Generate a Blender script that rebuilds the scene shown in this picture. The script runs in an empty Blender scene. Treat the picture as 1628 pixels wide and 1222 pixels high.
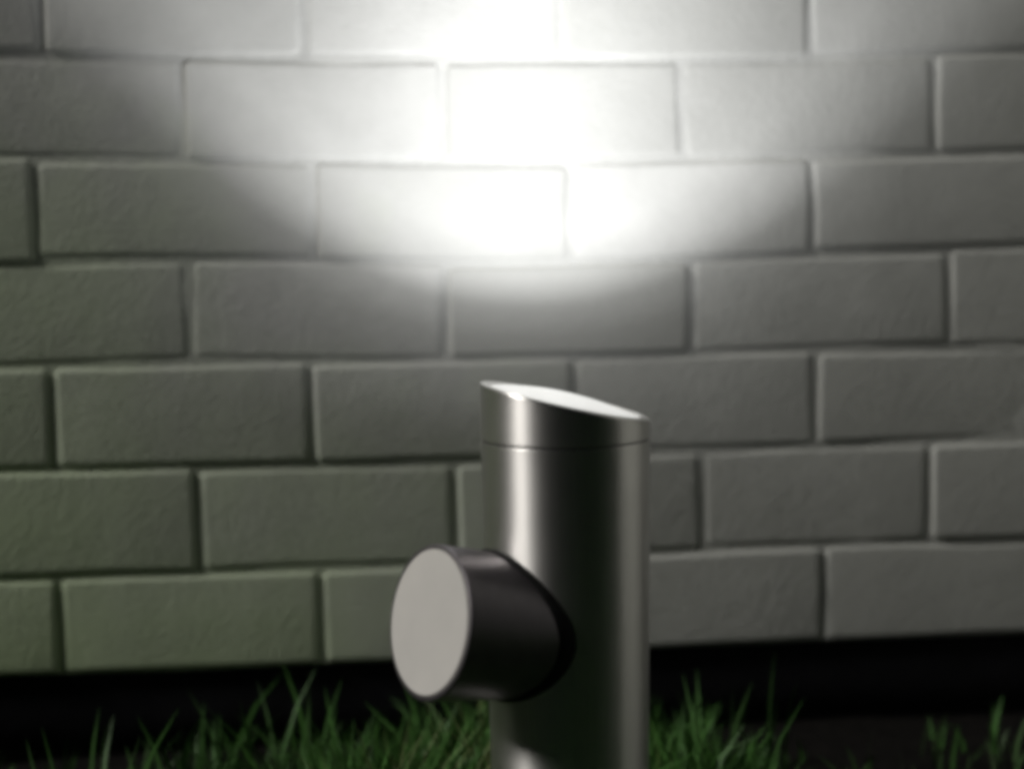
import bpy, bmesh, math, random
from mathutils import Vector, Matrix, noise

random.seed(7)
sc = bpy.context.scene
col = sc.collection
R = math.radians

# ------------------------------------------------------------------ camera
GZ = 0.665                               # height of the survey origin above the ground
CAM_POS = Vector((0.288, -1.227, -0.229 + GZ))
YAW, PITCH, ROLL, FPX = R(5.1), R(5.0), R(-1.0), 2200.0
f_ = Vector((math.sin(YAW)*math.cos(PITCH), math.cos(YAW)*math.cos(PITCH), -math.sin(PITCH)))
r_ = Vector((math.cos(YAW), -math.sin(YAW), 0.0))
u_ = r_.cross(f_)
r2 = math.cos(ROLL)*r_ + math.sin(ROLL)*u_
u2 = -math.sin(ROLL)*r_ + math.cos(ROLL)*u_
cam_d = bpy.data.cameras.new('camera')
cam = bpy.data.objects.new('camera', cam_d)
col.objects.link(cam)
cam.matrix_world = Matrix(((r2.x, u2.x, -f_.x, CAM_POS.x), (r2.y, u2.y, -f_.y, CAM_POS.y),
                           (r2.z, u2.z, -f_.z, CAM_POS.z), (0, 0, 0, 1)))
cam_d.sensor_width = 36.0
cam_d.lens = FPX/1628.0*36.0
cam_d.clip_start = 0.02
cam_d.clip_end = 600.0
cam_d.dof.use_dof = True
cam_d.dof.focus_distance = 0.93
cam_d.dof.aperture_fstop = 2.4
sc.camera = cam

# ------------------------------------------------------------------ dusk sky and low evening light from the left
SUN_AZ, SUN_EL = R(12.0), R(36.0)        # azimuth measured from the wall plane towards the camera side
sun_dir = Vector((-math.cos(SUN_AZ)*math.cos(SUN_EL), -math.sin(SUN_AZ)*math.cos(SUN_EL), math.sin(SUN_EL)))
world = bpy.data.worlds.new('World')
sc.world = world
world.use_nodes = True
wn = world.node_tree
sky = wn.nodes.new('ShaderNodeTexSky')
sky.sky_type = 'NISHITA'
sky.sun_disc = False
sky.sun_elevation = SUN_EL
sky.sun_rotation = math.atan2(sun_dir.x, sun_dir.y)
wn.links.new(sky.outputs[0], wn.nodes['Background'].inputs[0])
wn.nodes['Background'].inputs[1].default_value = 0.0012
sun_l = bpy.data.lights.new('sun', 'SUN')
sun_l.energy = 2.0
sun_l.angle = R(14.0)
sun_l.color = (1.0, 0.97, 0.92)
sun = bpy.data.objects.new('sun', sun_l)
col.objects.link(sun)
sun.location = (-3, -2, 3)
sun.rotation_euler = sun_dir.to_track_quat('Z', 'Y').to_euler()

sc.view_settings.view_transform = 'Standard'
sc.view_settings.look = 'None'
sc.view_settings.exposure = 0.0
sc.view_settings.gamma = 1.0
sc.render.engine = 'CYCLES'
sc.cycles.use_denoising = True
sc.cycles.max_bounces = 6
sc.cycles.filter_width = 5.0


# ------------------------------------------------------------------ helpers
def tag(o, label=None, cat=None, group=None, kind=None):
    if label: o['label'] = label
    if cat: o['category'] = cat
    if group: o['group'] = group
    if kind: o['kind'] = kind
    return o


def link_mesh(name, verts, faces, mat, parent=None, smooth=False):
    me = bpy.data.meshes.new(name)
    me.from_pydata(verts, [], faces)
    me.update()
    if smooth:
        for p in me.polygons: p.use_smooth = True
    me.materials.append(mat)
    o = bpy.data.objects.new(name, me)
    col.objects.link(o)
    if parent: o.parent = parent
    return o


def empty(name, loc):
    o = bpy.data.objects.new(name, None)
    o.empty_display_size = 0.05
    col.objects.link(o)
    o.location = loc
    return o


class NT:
    """small helper to write node trees"""
    def __init__(self, name):
        self.mat = bpy.data.materials.new(name)
        self.mat.use_nodes = True
        self.t = self.mat.node_tree
        self.b = self.t.nodes['Principled BSDF']

    def n(self, typ, **kw):
        nd = self.t.nodes.new(typ)
        for k, v in kw.items():
            if k.startswith('i_'):
                nd.inputs[k[2:].replace('_', ' ')].default_value = v
            else:
                setattr(nd, k, v)
        return nd

    def l(self, a, b):
        self.t.links.new(a, b)

    def ramp(self, src, stops):
        nd = self.t.nodes.new('ShaderNodeValToRGB')
        el = nd.color_ramp.elements
        while len(el) < len(stops): el.new(0.5)
        for e, (p, c) in zip(el, stops):
            e.position = p
            e.color = (c, c, c, 1) if isinstance(c, (int, float)) else (*c, 1)
        self.l(src, nd.inputs[0])
        return nd.outputs[0]

    def mix(self, fac, a, b, mode='MIX'):
        nd = self.t.nodes.new('ShaderNodeMix')
        nd.data_type = 'RGBA'
        nd.blend_type = mode
        for sock, v in ((nd.inputs[0], fac), (nd.inputs[6], a), (nd.inputs[7], b)):
            if isinstance(v, (int, float)):
                sock.default_value = v
            elif isinstance(v, tuple):
                sock.default_value = (*v, 1)
            else:
                self.l(v, sock)
        return nd.outputs[2]


# ------------------------------------------------------------------ materials
def paint_material():
    m = NT('painted_brick')
    geo = m.n('ShaderNodeNewGeometry')
    P = geo.outputs['Position']
    big = m.n('ShaderNodeTexNoise', i_Scale=3.2, i_Detail=4.0, i_Roughness=0.6)
    m.l(P, big.inputs['Vector'])
    mid = m.n('ShaderNodeTexNoise', i_Scale=22.0, i_Detail=5.0, i_Roughness=0.65)
    m.l(P, mid.inputs['Vector'])
    fine = m.n('ShaderNodeTexNoise', i_Scale=260.0, i_Detail=4.0, i_Roughness=0.6)
    m.l(P, fine.inputs['Vector'])
    info = m.n('ShaderNodeObjectInfo')
    tone = m.ramp(info.outputs['Random'], [(0.0, (0.465, 0.475, 0.445)), (0.5, (0.515, 0.525, 0.495)), (1.0, (0.565, 0.575, 0.545))])
    c = m.mix(m.ramp(mid.outputs[0], [(0.35, 0.0), (0.7, 0.5)]), tone, (0.42, 0.43, 0.405))
    c = m.mix(m.ramp(fine.outputs[0], [(0.3, 0.0), (0.8, 0.25)]), c, (0.66, 0.66, 0.64))
    # green tint, stronger towards the left end and the bottom of the wall
    sep = m.n('ShaderNodeSeparateXYZ')
    m.l(P, sep.inputs[0])
    warp = m.n('ShaderNodeMath', operation='MULTIPLY_ADD')
    m.l(big.outputs[0], warp.inputs[0]); warp.inputs[1].default_value = 1.1
    m.l(sep.outputs['X'], warp.inputs[2])
    low = m.n('ShaderNodeMath', operation='MULTIPLY_ADD')
    m.l(sep.outputs['Z'], low.inputs[0]); low.inputs[1].default_value = 1.1
    m.l(warp.outputs[0], low.inputs[2])
    tint = m.n('ShaderNodeMapRange')
    m.l(low.outputs[0], tint.inputs[0])
    tint.inputs[1].default_value = 1.26; tint.inputs[2].default_value = 0.54
    tint.inputs[3].default_value = 0.0; tint.inputs[4].default_value = 1.0
    c = m.mix(tint.outputs[0], c, (0.52, 0.64, 0.39))
    m.l(c, m.b.inputs['Base Color'])
    m.b.inputs['Roughness'].default_value = 0.62
    m.b.inputs['Specular IOR Level'].default_value = 0.35
    b1 = m.n('ShaderNodeBump', i_Strength=0.36, i_Distance=0.003)
    m.l(mid.outputs[0], b1.inputs['Height'])
    b2 = m.n('ShaderNodeBump', i_Strength=0.9, i_Distance=0.0012)
    m.l(fine.outputs[0], b2.inputs['Height'])
    m.l(b1.outputs[0], b2.inputs['Normal'])
    m.l(b2.outputs[0], m.b.inputs['Normal'])
    return m.mat


def simple_noise_material(name, c1, c2, scale, rough, metallic=0.0, bump=0.0, bdist=0.001, spec=0.5):
    m = NT(name)
    tc = m.n('ShaderNodeNewGeometry')
    no = m.n('ShaderNodeTexNoise', i_Scale=scale, i_Detail=6.0, i_Roughness=0.65)
    m.l(tc.outputs['Position'], no.inputs['Vector'])
    m.l(m.ramp(no.outputs[0], [(0.3, c1), (0.7, c2)]), m.b.inputs['Base Color'])
    m.b.inputs['Roughness'].default_value = rough
    m.b.inputs['Metallic'].default_value = metallic
    m.b.inputs['Specular IOR Level'].default_value = spec
    if bump:
        b = m.n('ShaderNodeBump', i_Strength=bump, i_Distance=bdist)
        m.l(no.outputs[0], b.inputs['Height'])
        m.l(b.outputs[0], m.b.inputs['Normal'])
    return m.mat


M_PAINT = paint_material()
M_PLINTH = simple_noise_material('bitumen_plinth', (0.006, 0.006, 0.008), (0.012, 0.012, 0.015), 40, 0.75, bump=0.5, bdist=0.003, spec=0.2)
M_SOIL = simple_noise_material('damp_soil', (0.0035, 0.0033, 0.003), (0.009, 0.008, 0.007), 55, 0.95, bump=0.9, bdist=0.01, spec=0.1)


def metal_material():
    m = NT('gunmetal_brushed')
    tc = m.n('ShaderNodeTexCoord')
    mp = m.n('ShaderNodeMapping')
    mp.inputs['Scale'].default_value = (700, 700, 6)
    m.l(tc.outputs['Object'], mp.inputs[0])
    no = m.n('ShaderNodeTexNoise', i_Scale=1.0, i_Detail=3.0)
    m.l(mp.outputs[0], no.inputs['Vector'])
    dust = m.n('ShaderNodeTexNoise', i_Scale=35.0, i_Detail=6.0)
    m.l(tc.outputs['Object'], dust.inputs['Vector'])
    c = m.mix(m.ramp(no.outputs[0], [(0.3, 0.0), (0.7, 1.0)]), (0.74, 0.725, 0.705), (0.82, 0.805, 0.785))
    c = m.mix(m.ramp(dust.outputs[0], [(0.45, 0.0), (0.8, 0.25)]), c, (0.68, 0.665, 0.64))
    m.l(c, m.b.inputs['Base Color'])
    m.b.inputs['Metallic'].default_value = 1.0
    m.b.inputs['Anisotropic'].default_value = 0.85
    m.b.inputs['Anisotropic Rotation'].default_value = 0.25
    tg = m.n('ShaderNodeTangent', direction_type='RADIAL', axis='Z')
    m.l(tg.outputs[0], m.b.inputs['Tangent'])
    m.l(m.ramp(dust.outputs[0], [(0.3, 0.42), (0.7, 0.47)]), m.b.inputs['Roughness'])
    return m.mat


M_METAL = metal_material()
M_DARK = simple_noise_material('dark_coated_metal', (0.16, 0.148, 0.16), (0.20, 0.186, 0.20), 60, 0.40, metallic=0.8, spec=0.5)
M_FACE = simple_noise_material('pale_frosted_face', (0.58, 0.565, 0.54), (0.64, 0.62, 0.59), 18, 0.55, spec=0.3)
M_SEAM = simple_noise_material('black_gasket', (0.012, 0.012, 0.012), (0.02, 0.02, 0.02), 60, 0.7, spec=0.2)


def lens_material():
    m = NT('lit_frosted_lens')
    tc = m.n('ShaderNodeTexCoord')
    no = m.n('ShaderNodeTexNoise', i_Scale=45.0, i_Detail=3.0)
    m.l(tc.outputs['Object'], no.inputs['Vector'])
    m.l(m.ramp(no.outputs[0], [(0.3, (0.80, 0.80, 0.77)), (0.7, (0.95, 0.95, 0.92))]), m.b.inputs['Emission Color'])
    m.b.inputs['Emission Strength'].default_value = 0.72
    m.b.inputs['Base Color'].default_value = (0.35, 0.35, 0.34, 1)
    m.b.inputs['Roughness'].default_value = 0.4
    return m.mat


M_LENS = lens_material()


def grass_material():
    m = NT('grass_blades')
    at = m.n('ShaderNodeAttribute', attribute_name='tone')
    c = m.ramp(at.outputs['Fac'], [(0.0, (0.045, 0.075, 0.03)), (0.45, (0.044, 0.12, 0.024)), (0.8, (0.060, 0.165, 0.030)), (1.0, (0.15, 0.16, 0.07))])
    m.l(c, m.b.inputs['Base Color'])
    m.b.inputs['Roughness'].default_value = 0.55
    m.b.inputs['Specular IOR Level'].default_value = 0.3
    m.b.inputs['Subsurface Weight'].default_value = 0.0
    return m.mat


M_GRASS = grass_material()

# ------------------------------------------------------------------ ground
def ground():
    # one sheet: fine uneven soil near the lamp, coarse far away
    xs = [-200, -60, -20, -8, -4] + [-2 + i*0.08 for i in range(64)] + [4, 8, 20, 60, 200]
    ys = [-200, -60, -20, -8, -4] + [-2.4 + i*0.08 for i in range(34)] + [1, 4, 20, 60, 200]
    vs = []
    for y in ys:
        for x in xs:
            z = 0.0
            if -3 < x < 3.4 and -2.5 < y < 0.4:
                z = 0.012*noise.noise(Vector((x*3, y*3, 0.3))) + 0.006*noise.noise(Vector((x*11, y*11, 4.3)))
            vs.append((x, y, z))
    nx = len(xs)
    fs = [(j*nx+i, j*nx+i+1, (j+1)*nx+i+1, (j+1)*nx+i) for j in range(len(ys)-1) for i in range(nx-1)]
    tag(link_mesh('ground', vs, fs, M_SOIL, smooth=True), 'dark damp soil at the foot of the wall', kind='structure')


ground()

# ------------------------------------------------------------------ brick wall
def on_wall(px, py):
    """survey point of the wall face (plane y = 0) for a photograph coordinate"""
    d = f_ + r2*((px-814.0)/FPX) - u2*((py-611.0)/FPX)
    t = -CAM_POS.y/d.y
    p = CAM_POS + d*t
    return p.x, p.z


def curve(pts):
    w = sorted(on_wall(*p) for p in pts)
    def at(x):
        if x <= w[0][0]: return w[0][1] + BASE_SLOPE*(x-w[0][0])
        for (a, za), (b, zb) in zip(w, w[1:]):
            if x <= b: return za + (zb-za)*(x-a)/(b-a)
        return w[-1][1] + BASE_SLOPE*(x-w[-1][0])
    return at


BASE_SLOPE = 0.0
BEDS = [curve(p) for p in (
    [(20, 84), (240, 94), (450, 93), (680, 95), (900, 95), (1080, 95), (1250, 94), (1400, 89), (1600, 80)],
    [(20, 250), (150, 250), (290, 257), (500, 260), (610, 256), (850, 258), (1000, 250), (1200, 254), (1400, 246), (1600, 243)],
    [(20, 424), (100, 413), (300, 410), (500, 409), (700, 420), (814, 418), (1100, 416), (1400, 397), (1600, 391)],
    [(60, 582), (200, 580), (300, 576), (600, 571), (750, 574), (1100, 561), (1300, 556), (1600, 552)],
    [(10, 748), (300, 743), (700, 736), (1050, 718), (1270, 709), (1500, 702), (1620, 698)],
    [(10, 920), (200, 915), (300, 911), (500, 903), (640, 900), (1050, 879), (1270, 867), (1500, 861)],
    [(10, 1077), (300, 1069), (500, 1058), (620, 1053), (1040, 1033), (1300, 1021), (1600, 1011)])]
HEADS = {  # measured head joints: course -> photograph x at the course's mid height
    1: [(65, 40), (483, 40), (893, 40), (1287, 40)],
    2: [(289, 178), (704, 178), (1084, 172), (1486, 165)],
    3: [(56, 340), (499, 335), (906, 335), (1291, 330)],
    4: [(301, 500), (709, 498), (1099, 490), (1508, 478)],
    5: [(84, 665), (495, 655), (912, 645), (1297, 632)],
    6: [(315, 825), (725, 812), (1116, 795), (1478, 780)],
    7: [(95, 990), (511, 975), (908, 960), (1309, 940)]}
PITCHX = 0.2262
CH = 0.0905
X0, X1 = -3.2, 3.8
TOPZ = 2.1
rnd = random.Random(11)


def brick_mesh_grid(name, w, h, seed):
    """face as a regular grid, so that no seam runs across it"""
    q = random.Random(seed)
    inset = [0.0, 0.0, 0.0008, 0.0024, 0.0058]
    depth = [0.030, 0.0042, 0.0016, 0.0003, 0.0]
    xi = [-w/2+a for a in inset] + [-w/6, w/6] + [w/2-a for a in reversed(inset)]
    zi = [-h/2+a for a in inset] + [0.0] + [h/2-a for a in reversed(inset)]
    di = [0, 1, 2, 3, 4, 4, 4, 4, 3, 2, 1, 0]
    dj = [0, 1, 2, 3, 4, 4, 4, 3, 2, 1, 0]
    ph = [q.uniform(0, 40) for _ in range(2)]
    vs, fs = [], []
    for j, z in enumerate(zi):
        for i, x in enumerate(xi):
            k = min(di[i], dj[j])
            d = depth[k]
            xx, zz = x, z
            if di[i] < 4 and dj[j] < 4 and k > 0:             # knocked corners
                s = 0.0022*(4-max(di[i], dj[j]))/3
                xx -= math.copysign(s, x); zz -= math.copysign(s, z)
            if k > 0:
                d += 0.0011*noise.noise(Vector((x*28+ph[0], z*28+ph[1], 0)))
                xx += 0.0020*noise.noise(Vector((z*45+ph[1], ph[0], i//6)))
                zz += 0.0020*noise.noise(Vector((x*40+ph[0], ph[1], j//6)))
            vs.append((xx, d, zz))
    nx = len(xi)
    for j in range(len(zi)-1):
        for i in range(nx-1):
            fs.append((j*nx+i, j*nx+i+1, (j+1)*nx+i+1, (j+1)*nx+i))
    return vs, fs


wall = empty('brick_wall', (0.4, 0.0, 0.0))
tag(wall, 'pale painted brick wall at night with a white light scallop on it', 'wall')
wall_off = Vector((0.4, 0.0, 0.0))
far_v, far_f = [], []
GAP = 0.0046


def lay(x0, x1, z0, z1, zl, zr, near, seed):
    w, h = x1-x0-GAP, z1-z0-GAP
    cx, cz = (x0+x1)/2, (z0+z1)/2
    vs, fs = brick_mesh_grid('brick', w, h, seed)
    dy = rnd.uniform(-.0012, .0014)
    tilt = math.atan2(zr-zl, x1-x0)
    yaw = rnd.uniform(-.006, .006)
    out = []
    for x, y, z in vs:
        X = x*math.cos(tilt)-z*math.sin(tilt); Z = x*math.sin(tilt)+z*math.cos(tilt)
        out.append((X, y+dy+yaw*x, Z))
    if near:
        o = link_mesh('brick', out, fs, M_PAINT, wall, smooth=True)
        o.location = (cx-wall_off.x, 0, cz)
    else:
        b = len(far_v)
        far_v.extend((x+cx-wall_off.x, y, z+cz) for x, y, z in out)
        far_f.extend(tuple(i+b for i in f) for f in fs)


def bed(k, x):
    """height of bed joint k (0 is the one above course 2), continued regularly above"""
    if 0 <= k <= 6: return BEDS[k](x)
    return BEDS[0](x) + CH*(-k)


k_top = -int((TOPZ-0.6)/CH)
for course in range(k_top, 8):
    if course in HEADS:
        js = sorted(on_wall(*p)[0] for p in HEADS[course])
    else:
        b = sorted(on_wall(*p)[0] for p in HEADS[2 - (course % 2)])
        js = [b[0] + PITCHX*i + rnd.uniform(-.003, .003) for i in range(len(b))]
    while js[0] > X0: js.insert(0, js[0]-PITCHX+rnd.uniform(-.003, .003))
    while js[-1] < X1: js.append(js[-1]+PITCHX+rnd.uniform(-.003, .003))
    for i, (a, b) in enumerate(zip(js, js[1:])):
        m = (a+b)/2
        zt = [bed(course-2, a+.01), bed(course-2, m), bed(course-2, b-.01)]
        zb = [bed(course-1, a+.01), bed(course-1, m), bed(course-1, b-.01)]
        zl, zr = (zt[0]+zb[0])/2, (zt[2]+zb[2])/2
        near = -0.40 < m < 1.15 and course >= 0
        lay(a, b, sum(zb)/3, sum(zt)/3, zl, zr, near, course*131+i*17+5)
# added unseen brick return at right, to reflect a pale strip in the post
RX = 1.42
ret = []
k = 0
z = 0.0
while z < TOPZ-CH:
    js = [0.0, PITCHX, 2*PITCHX, 3*PITCHX] if k % 2 == 0 else [0.0, PITCHX/2, 1.5*PITCHX, 2.5*PITCHX, 3*PITCHX]
    for a, b in zip(js, js[1:]):
        vs, fs = brick_mesh_grid('brick', b-a-GAP, CH-GAP, k*37+int(a*1000))
        o_ = len(far_v)
        far_v.extend((RX+y+rnd.uniform(0, .0002)-wall_off.x, -(a+b)/2-x, z+CH/2+zz) for x, y, zz in vs)
        far_f.extend(tuple(i+o_ for i in reversed(f)) for f in fs)
    z += CH
    k += 1
far = link_mesh('brickwork', far_v, far_f, M_PAINT, wall, smooth=True)
far['kind'] = 'stuff'
# mortar bed: one sheet recessed behind the arrises, gently uneven
mv, mf = [], []
nxm, nzm = 300, 90
for j in range(nzm+1):
    for i in range(nxm+1):
        x = X0 + (X1-X0)*i/nxm
        zb_ = bed(6, x) + 0.002
        z = zb_ + (TOPZ-zb_)*j/nzm
        y = 0.0022 + 0.0011*noise.noise(Vector((x*6, z*6, 0))) + 0.0012*noise.noise(Vector((x*23, z*23, 7)))
        mv.append((x-wall_off.x, y, z))
for j in range(nzm):
    for i in range(nxm):
        a = j*(nxm+1)+i
        mf.append((a, a+1, a+nxm+2, a+nxm+1))
b = len(mv)   # thickness of the wall behind
zlo = bed(6, X0)+0.002
for x in (X0, X1):
    for y in (0.03, 0.22):
        for z in (0.06, TOPZ): mv.append((x-wall_off.x, y, z))
mf += [(b+2, b+3, b+7, b+6), (b, b+1, b+3, b+2), (b+4, b+6, b+7, b+5), (b+1, b+5, b+7, b+3)]
b = len(mv)  # core of the added reflecting return
for x in (RX+0.005, RX+0.11):
    for y in (0.0, -3*PITCHX+0.004):
        for z in (-0.02, TOPZ-0.01): mv.append((x-wall_off.x, y, z))
mf += [(b, b+1, b+3, b+2), (b+4, b+6, b+7, b+5), (b+2, b+3, b+7, b+6), (b+1, b+5, b+7, b+3)]
link_mesh('mortar', mv, mf, M_PAINT, wall, smooth=True)

# black bitumen plinth under the first course, set back a little
pv, pf = [], []
nxp = 160
prof = [(-0.05, 0.02), (-0.02, 0.014), (0.5, 0.012), (0.9, 0.010), (1.0, 0.014), (1.02, 0.05)]
for i in range(nxp+1):
    x = X0 + (X1-X0)*i/nxp
    top = bed(6, x) + 0.003
    for a, y in prof:
        pv.append((x-wall_off.x, y+0.002*noise.noise(Vector((x*8, a*3, 2))), top*a))
for i in range(nxp):
    for k in range(len(prof)-1):
        a = i*len(prof)+k
        pf.append((a, a+len(prof), a+len(prof)+1, a+1))
link_mesh('plinth', pv, pf, M_PLINTH, wall, smooth=True)['label'] = 'black bitumen coated plinth under the bricks'


# ------------------------------------------------------------------ garden light
def ray(px, py, depth):
    d = f_ + r2*((px-814.0)/FPX) - u2*((py-611.0)/FPX)
    return CAM_POS + d*depth


D_POLE = 0.94
PB = ray(903, 1000, D_POLE)
PX, PY = PB.x, PB.y
light = empty('garden_light', (PX, PY, 0))
tag(light, 'dark metal bollard light with slanted lit top and short side branch, before the wall', 'garden light')
NSEG = 96


def z_at(py):
    p = ray(903, py, D_POLE)
    return p.z


Z_SEAM = z_at(692)
Z_MID = z_at(632)                       # centre of the slanted top
TOP_R = 0.0567                          # radius at the head
BOT_R = 0.0526
# the top plane falls to the right in view and slightly towards the wall
TILT_AX = (r_*0.995 + Vector((f_.x, f_.y, 0)).normalized()*0.06).normalized()
SLOPE = -0.235


def top_z(x, y):
    return Z_MID + SLOPE*(x*TILT_AX.x + y*TILT_AX.y)


def ring(rad, zf):
    out = []
    for i in range(NSEG):
        a = 2*math.pi*i/NSEG
        x, y = rad*math.cos(a), rad*math.sin(a)
        out.append((x, y, zf(x, y) if callable(zf) else zf))
    return out


def lathe(name, rings, mat, parent, cap_first=False, cap_last=False):
    vs, fs = [], []
    for r0 in rings: vs += r0
    for k in range(len(rings)-1):
        for i in range(NSEG):
            j = (i+1) % NSEG
            fs.append((k*NSEG+i, k*NSEG+j, (k+1)*NSEG+j, (k+1)*NSEG+i))
    if cap_first: fs.append(tuple(reversed(range(NSEG))))
    if cap_last: fs.append(tuple(range((len(rings)-1)*NSEG, len(rings)*NSEG)))
    o = link_mesh(name, vs, fs, mat, parent, smooth=True)
    md = o.modifiers.new('edge', 'EDGE_SPLIT')
    md.split_angle = R(40)
    return o


def rad(z):
    return BOT_R + (TOP_R-BOT_R)*max(0, min(1, z/Z_SEAM))


# post: slightly tapered tube standing in the ground
lathe('post', [ring(rad(z), z) for z in (-0.08, 0.0, 0.05, 0.10, 0.15, 0.20, 0.25, Z_SEAM-0.0036, Z_SEAM-0.0024, Z_SEAM-0.0012)] +
      [ring(TOP_R-0.0002, Z_SEAM-0.0006)], M_METAL, light)
lathe('gasket', [ring(TOP_R-0.0035, Z_SEAM-0.003), ring(TOP_R-0.0008, Z_SEAM-0.0009), ring(TOP_R-0.0008, Z_SEAM+0.0009),
                 ring(TOP_R-0.0035, Z_SEAM+0.003)], M_DARK, light)
# head: collar above the seam with the slanted mouth, wall thickness and inner face
tz = lambda d: (lambda x, y: top_z(x, y)+d)
head = lathe('head', [ring(TOP_R-0.0002, Z_SEAM+0.0006), ring(TOP_R, Z_SEAM+0.0012), ring(TOP_R, Z_SEAM+0.0024), ring(TOP_R, Z_SEAM+0.0036), ring(TOP_R, tz(-0.0036)), ring(TOP_R, tz(-0.0026)), ring(TOP_R, tz(-0.0016)), ring(TOP_R-0.0005, tz(-0.0005)),
                      ring(TOP_R-0.0016, tz(0)), ring(TOP_R-0.0055, tz(0)), ring(TOP_R-0.0065, tz(-0.0008)),
                      ring(TOP_R-0.0066, tz(-0.010))], M_METAL, light)
# lens: shallow dome seated in the mouth
LR = TOP_R-0.0066
lens_rings = []
for k in range(7):
    s = 1-k/7.0
    lens_rings.append(ring(LR*s, tz(-0.0014+0.0065*(1-s*s))))
lathe('lens', lens_rings, M_LENS, head, cap_last=True)['label'] = 'bright white lit lens in the slanted top'

# side branch: short tube leaving the post to the left and towards the viewer, slightly raised
view_h = Vector((f_.x, f_.y, 0)).normalized()
left_h = -r_
AZ, EL = R(60), R(12)
axis = ((-view_h)*math.cos(AZ) + left_h*math.sin(AZ))*math.cos(EL) + Vector((0, 0, 1))*math.sin(EL)
axis.normalize()
face_c = ray(681, 988, D_POLE-0.062)
start = Vector((PX, PY, face_c.z - (face_c-Vector((PX, PY, 0))).to_2d().length*math.tan(EL)))
L = (face_c-start).length
axis = (face_c-start).normalized()
ex = axis.cross(Vector((0, 0, 1))).normalized()
ey = ex.cross(axis)
NR = 0.0495
NR0 = 0.0448                            # the branch narrows a little towards the post


def brad(t):
    return NR0 + (NR-NR0)*t/L


def bring(rd, t):
    p0 = start - Vector((PX, PY, 0))
    return [tuple(p0 + axis*t + ex*(rd*math.cos(2*math.pi*i/NSEG)) + ey*(rd*math.sin(2*math.pi*i/NSEG))) for i in range(NSEG)]


branch = lathe('side_branch', [bring(brad(0), 0.0), bring(brad(.03), 0.03), bring(brad(L-.012), L-0.012), bring(brad(L-.004), L-0.004), bring(brad(L-.0028), L-0.0028), bring(NR, L-0.0015), bring(NR-0.0005, L-0.0004), bring(NR-0.0015, L), bring(NR-0.0030, L),
                               bring(NR-0.0034, L-0.004)], M_DARK, light)
lathe('end_face', [bring(NR-0.0034, L-0.003), bring(NR-0.0034, L-0.0002), bring(NR-0.0042, L+0.0006), bring(NR*0.5, L+0.0009), bring(NR*0.1, L+0.0010)],
      M_FACE, branch, cap_last=True)['label'] = 'pale round end face of the side branch'

# black sealing collar that follows the saddle where the branch meets the post
def saddle(extra, off):
    p0 = start - Vector((PX, PY, 0))
    out = []
    for i in range(NSEG):
        a = 2*math.pi*i/NSEG
        t = 0.0
        while True:
            q0 = p0 + axis*t + (ex*math.cos(a) + ey*math.sin(a))*(brad(t)+extra)
            if q0.to_2d().length >= rad(0.2)+off or t > L: break
            t += 0.0004
        out.append(tuple(q0))
    return out


lathe('collar', [saddle(-0.002, -0.004), saddle(0.0016, -0.004), saddle(0.0016, 0.0052), saddle(0.0008, 0.0062), saddle(-0.002, 0.0062)],
      M_SEAM, branch)

# the lamp itself
BEAM = Vector((0.04, math.sin(R(35)), math.cos(R(35))))     # axis of the reflector, leaning to the wall
sl = bpy.data.lights.new('lamp_beam', 'POINT')
sl.energy = 20.5
sl.color = (0.985, 0.975, 1.0)
sl.shadow_soft_size = 0.006
sl.use_nodes = True
lt = sl.node_tree
em = lt.nodes['Emission']
gi = lt.nodes.new('ShaderNodeNewGeometry')
dt = lt.nodes.new('ShaderNodeVectorMath'); dt.operation = 'DOT_PRODUCT'
BEAM.normalize()
dt.inputs[1].default_value = BEAM
ov = lt.nodes.new('ShaderNodeVectorMath'); ov.operation = 'MULTIPLY'      # the reflector is slightly oval
ov.inputs[1].default_value = (1.03, 1.0, 1.0)
lt.links.new(gi.outputs['Incoming'], ov.inputs[0])
nv = lt.nodes.new('ShaderNodeVectorMath'); nv.operation = 'NORMALIZE'
lt.links.new(ov.outputs[0], nv.inputs[0])
lt.links.new(nv.outputs[0], dt.inputs[0])
ac = lt.nodes.new('ShaderNodeMath'); ac.operation = 'ARCCOSINE'; ac.use_clamp = False
lt.links.new(dt.outputs['Value'], ac.inputs[0])
dv = lt.nodes.new('ShaderNodeMath'); dv.operation = 'DIVIDE'
lt.links.new(ac.outputs[0], dv.inputs[0]); dv.inputs[1].default_value = R(90)
cr = lt.nodes.new('ShaderNodeValToRGB')
# luminous intensity of the reflector lamp against the angle from its axis (as a photometric file gives it)
PROFILE = [(0, 1.0), (10, .97), (18, .80), (25, .62), (31, .505), (37, .465), (43, .29), (48, .09), (53, .042), (58, .024), (64, .015),
           (70, .008), (76, .004), (84, 0.0)]
els = cr.color_ramp.elements
while len(els) < len(PROFILE): els.new(0.5)
for e_, (a_, v_) in zip(els, PROFILE):
    e_.position = a_/90.0
    e_.color = (v_, v_, v_, 1)
lt.links.new(dv.outputs[0], cr.inputs[0])
lt.links.new(cr.outputs[0], em.inputs['Color'])
so = bpy.data.objects.new('lamp_beam', sl)
col.objects.link(so)
so.parent = light
so.location = (-0.004, 0, Z_MID+0.014)


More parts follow.
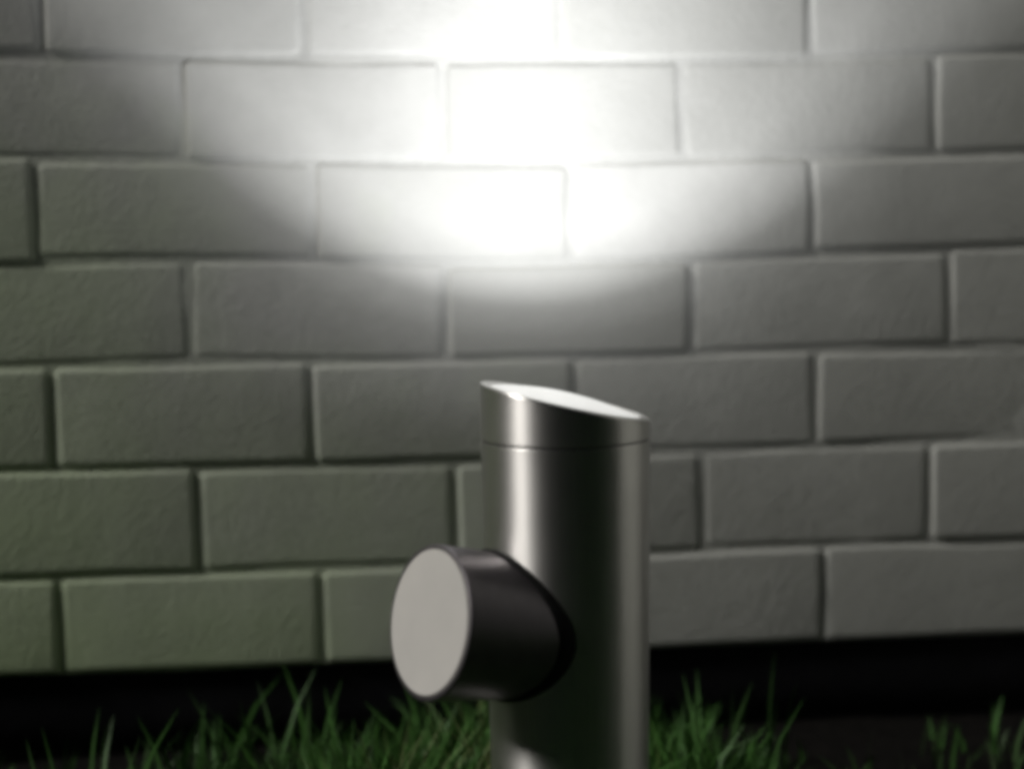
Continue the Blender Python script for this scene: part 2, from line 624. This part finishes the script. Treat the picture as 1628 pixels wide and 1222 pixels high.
# ------------------------------------------------------------------ grass
def grass():
    q = random.Random(5)
    vs, fs, tone = [], [], []
    def blade(x, y, h, w, lean, az, t):
        b = len(vs)
        ca, sa = math.cos(az), math.sin(az)
        z0 = 0.012*noise.noise(Vector((x*3, y*3, 0.3))) - 0.006
        la = q.uniform(0, 2*math.pi)
        lx, ly = math.cos(la)*lean*h, math.sin(la)*lean*h
        for s, ww in ((0, 1.0), (0.35, 0.95), (0.7, 0.62)):
            bx, by, bz = x+lx*s*s, y+ly*s*s, z0+h*s*(1-0.25*lean*s)
            vs.append((bx-ca*w*ww/2, by-sa*w*ww/2, bz)); vs.append((bx+ca*w*ww/2, by+sa*w*ww/2, bz))
        vs.append((x+lx, y+ly, z0+h*(1-0.25*lean)))
        fs.extend([(b, b+1, b+3, b+2), (b+2, b+3, b+5, b+4), (b+4, b+5, b+6)])
        tone.extend([t]*7)
    def bare(x, y):
        # two worn patches of bare soil near the wall, right and left of the lamp
        k = min(1, max(0, (y+0.75)/0.3))
        rgt = max(0, min(0.9*(x-0.54)/0.13, 0.9*(1.25-x)/0.17, 0.9))
        lft = max(0, min(0.4*(0.13-x)/0.15, 0.4*(x+0.42)/0.15, 0.4))
        return k*(rgt+lft)
    def dens(x, y):
        return 0.58-bare(x, y)+0.9*noise.noise(Vector((x*4.2+8.3, y*4.2, 1.7))) + 0.35*noise.noise(Vector((x*13, y*13, 9)))
    n = 0
    while n < 12000:
        x = q.uniform(-1.3, 2.0); y = q.uniform(-1.9, -0.03)
        if (x-PX)**2+(y-PY)**2 < 0.066**2: continue
        d = dens(x, y)
        edge = min(1, max(0, (-y-0.02)/0.16))
        if q.random() > max(0.04, d)*(0.25+0.75*edge): continue
        near = y < -0.35
        h = q.uniform(0.03, 0.075)*(0.7+0.5*d)
        t = min(1, max(0, 0.25+0.45*d+q.uniform(-.25, .25)))
        blade(x, y, h, q.uniform(0.0025, 0.0055), q.uniform(0.1, 0.75), q.uniform(0, math.pi), t)
        n += 1
    n = 0
    while n < 4800:
        x = q.uniform(-0.15, 0.95); y = q.uniform(-0.48, -0.06)
        if (x-PX)**2+(y-PY)**2 < 0.066**2: continue
        d = dens(x, y)
        if q.random() > max(0.05, d)*min(1, (-y-0.03)/0.10): continue
        blade(x, y, (q.uniform(0.055, 0.105) if y < -0.07 else q.uniform(0.03, 0.06))*(0.6+0.55*d), q.uniform(0.0025, 0.005), q.uniform(0.1, 0.7), q.uniform(0, math.pi), min(1, max(0, 0.3+0.5*d+q.uniform(-.25, .25))))
        n += 1
    # some tall stray blades against the plinth
    for cx, cy, k in ((0.10, -.16, 10), (0.18, -.12, 9), (0.24, -.2, 8), (0.30, -.13, 5), (0.03, -.2, 4), (0.50, -.13, 8), (0.55, -.18, 9), (0.59, -.12, 3), (0.41, -.22, 5)):
        for _ in range(k):
            blade(cx+q.gauss(0, .025), cy+q.gauss(0, .02), q.uniform(.085, .13), q.uniform(.003, .005), q.uniform(.1, .6), q.uniform(-.6, .6), q.uniform(.25, .8))
    o = link_mesh('grass', vs, fs, M_GRASS, smooth=True)
    at = o.data.attributes.new('tone', 'FLOAT', 'POINT')
    at.data.foreach_set('value', tone)
    tag(o, 'patchy dark green grass growing before the wall', 'grass', kind='stuff')


grass()
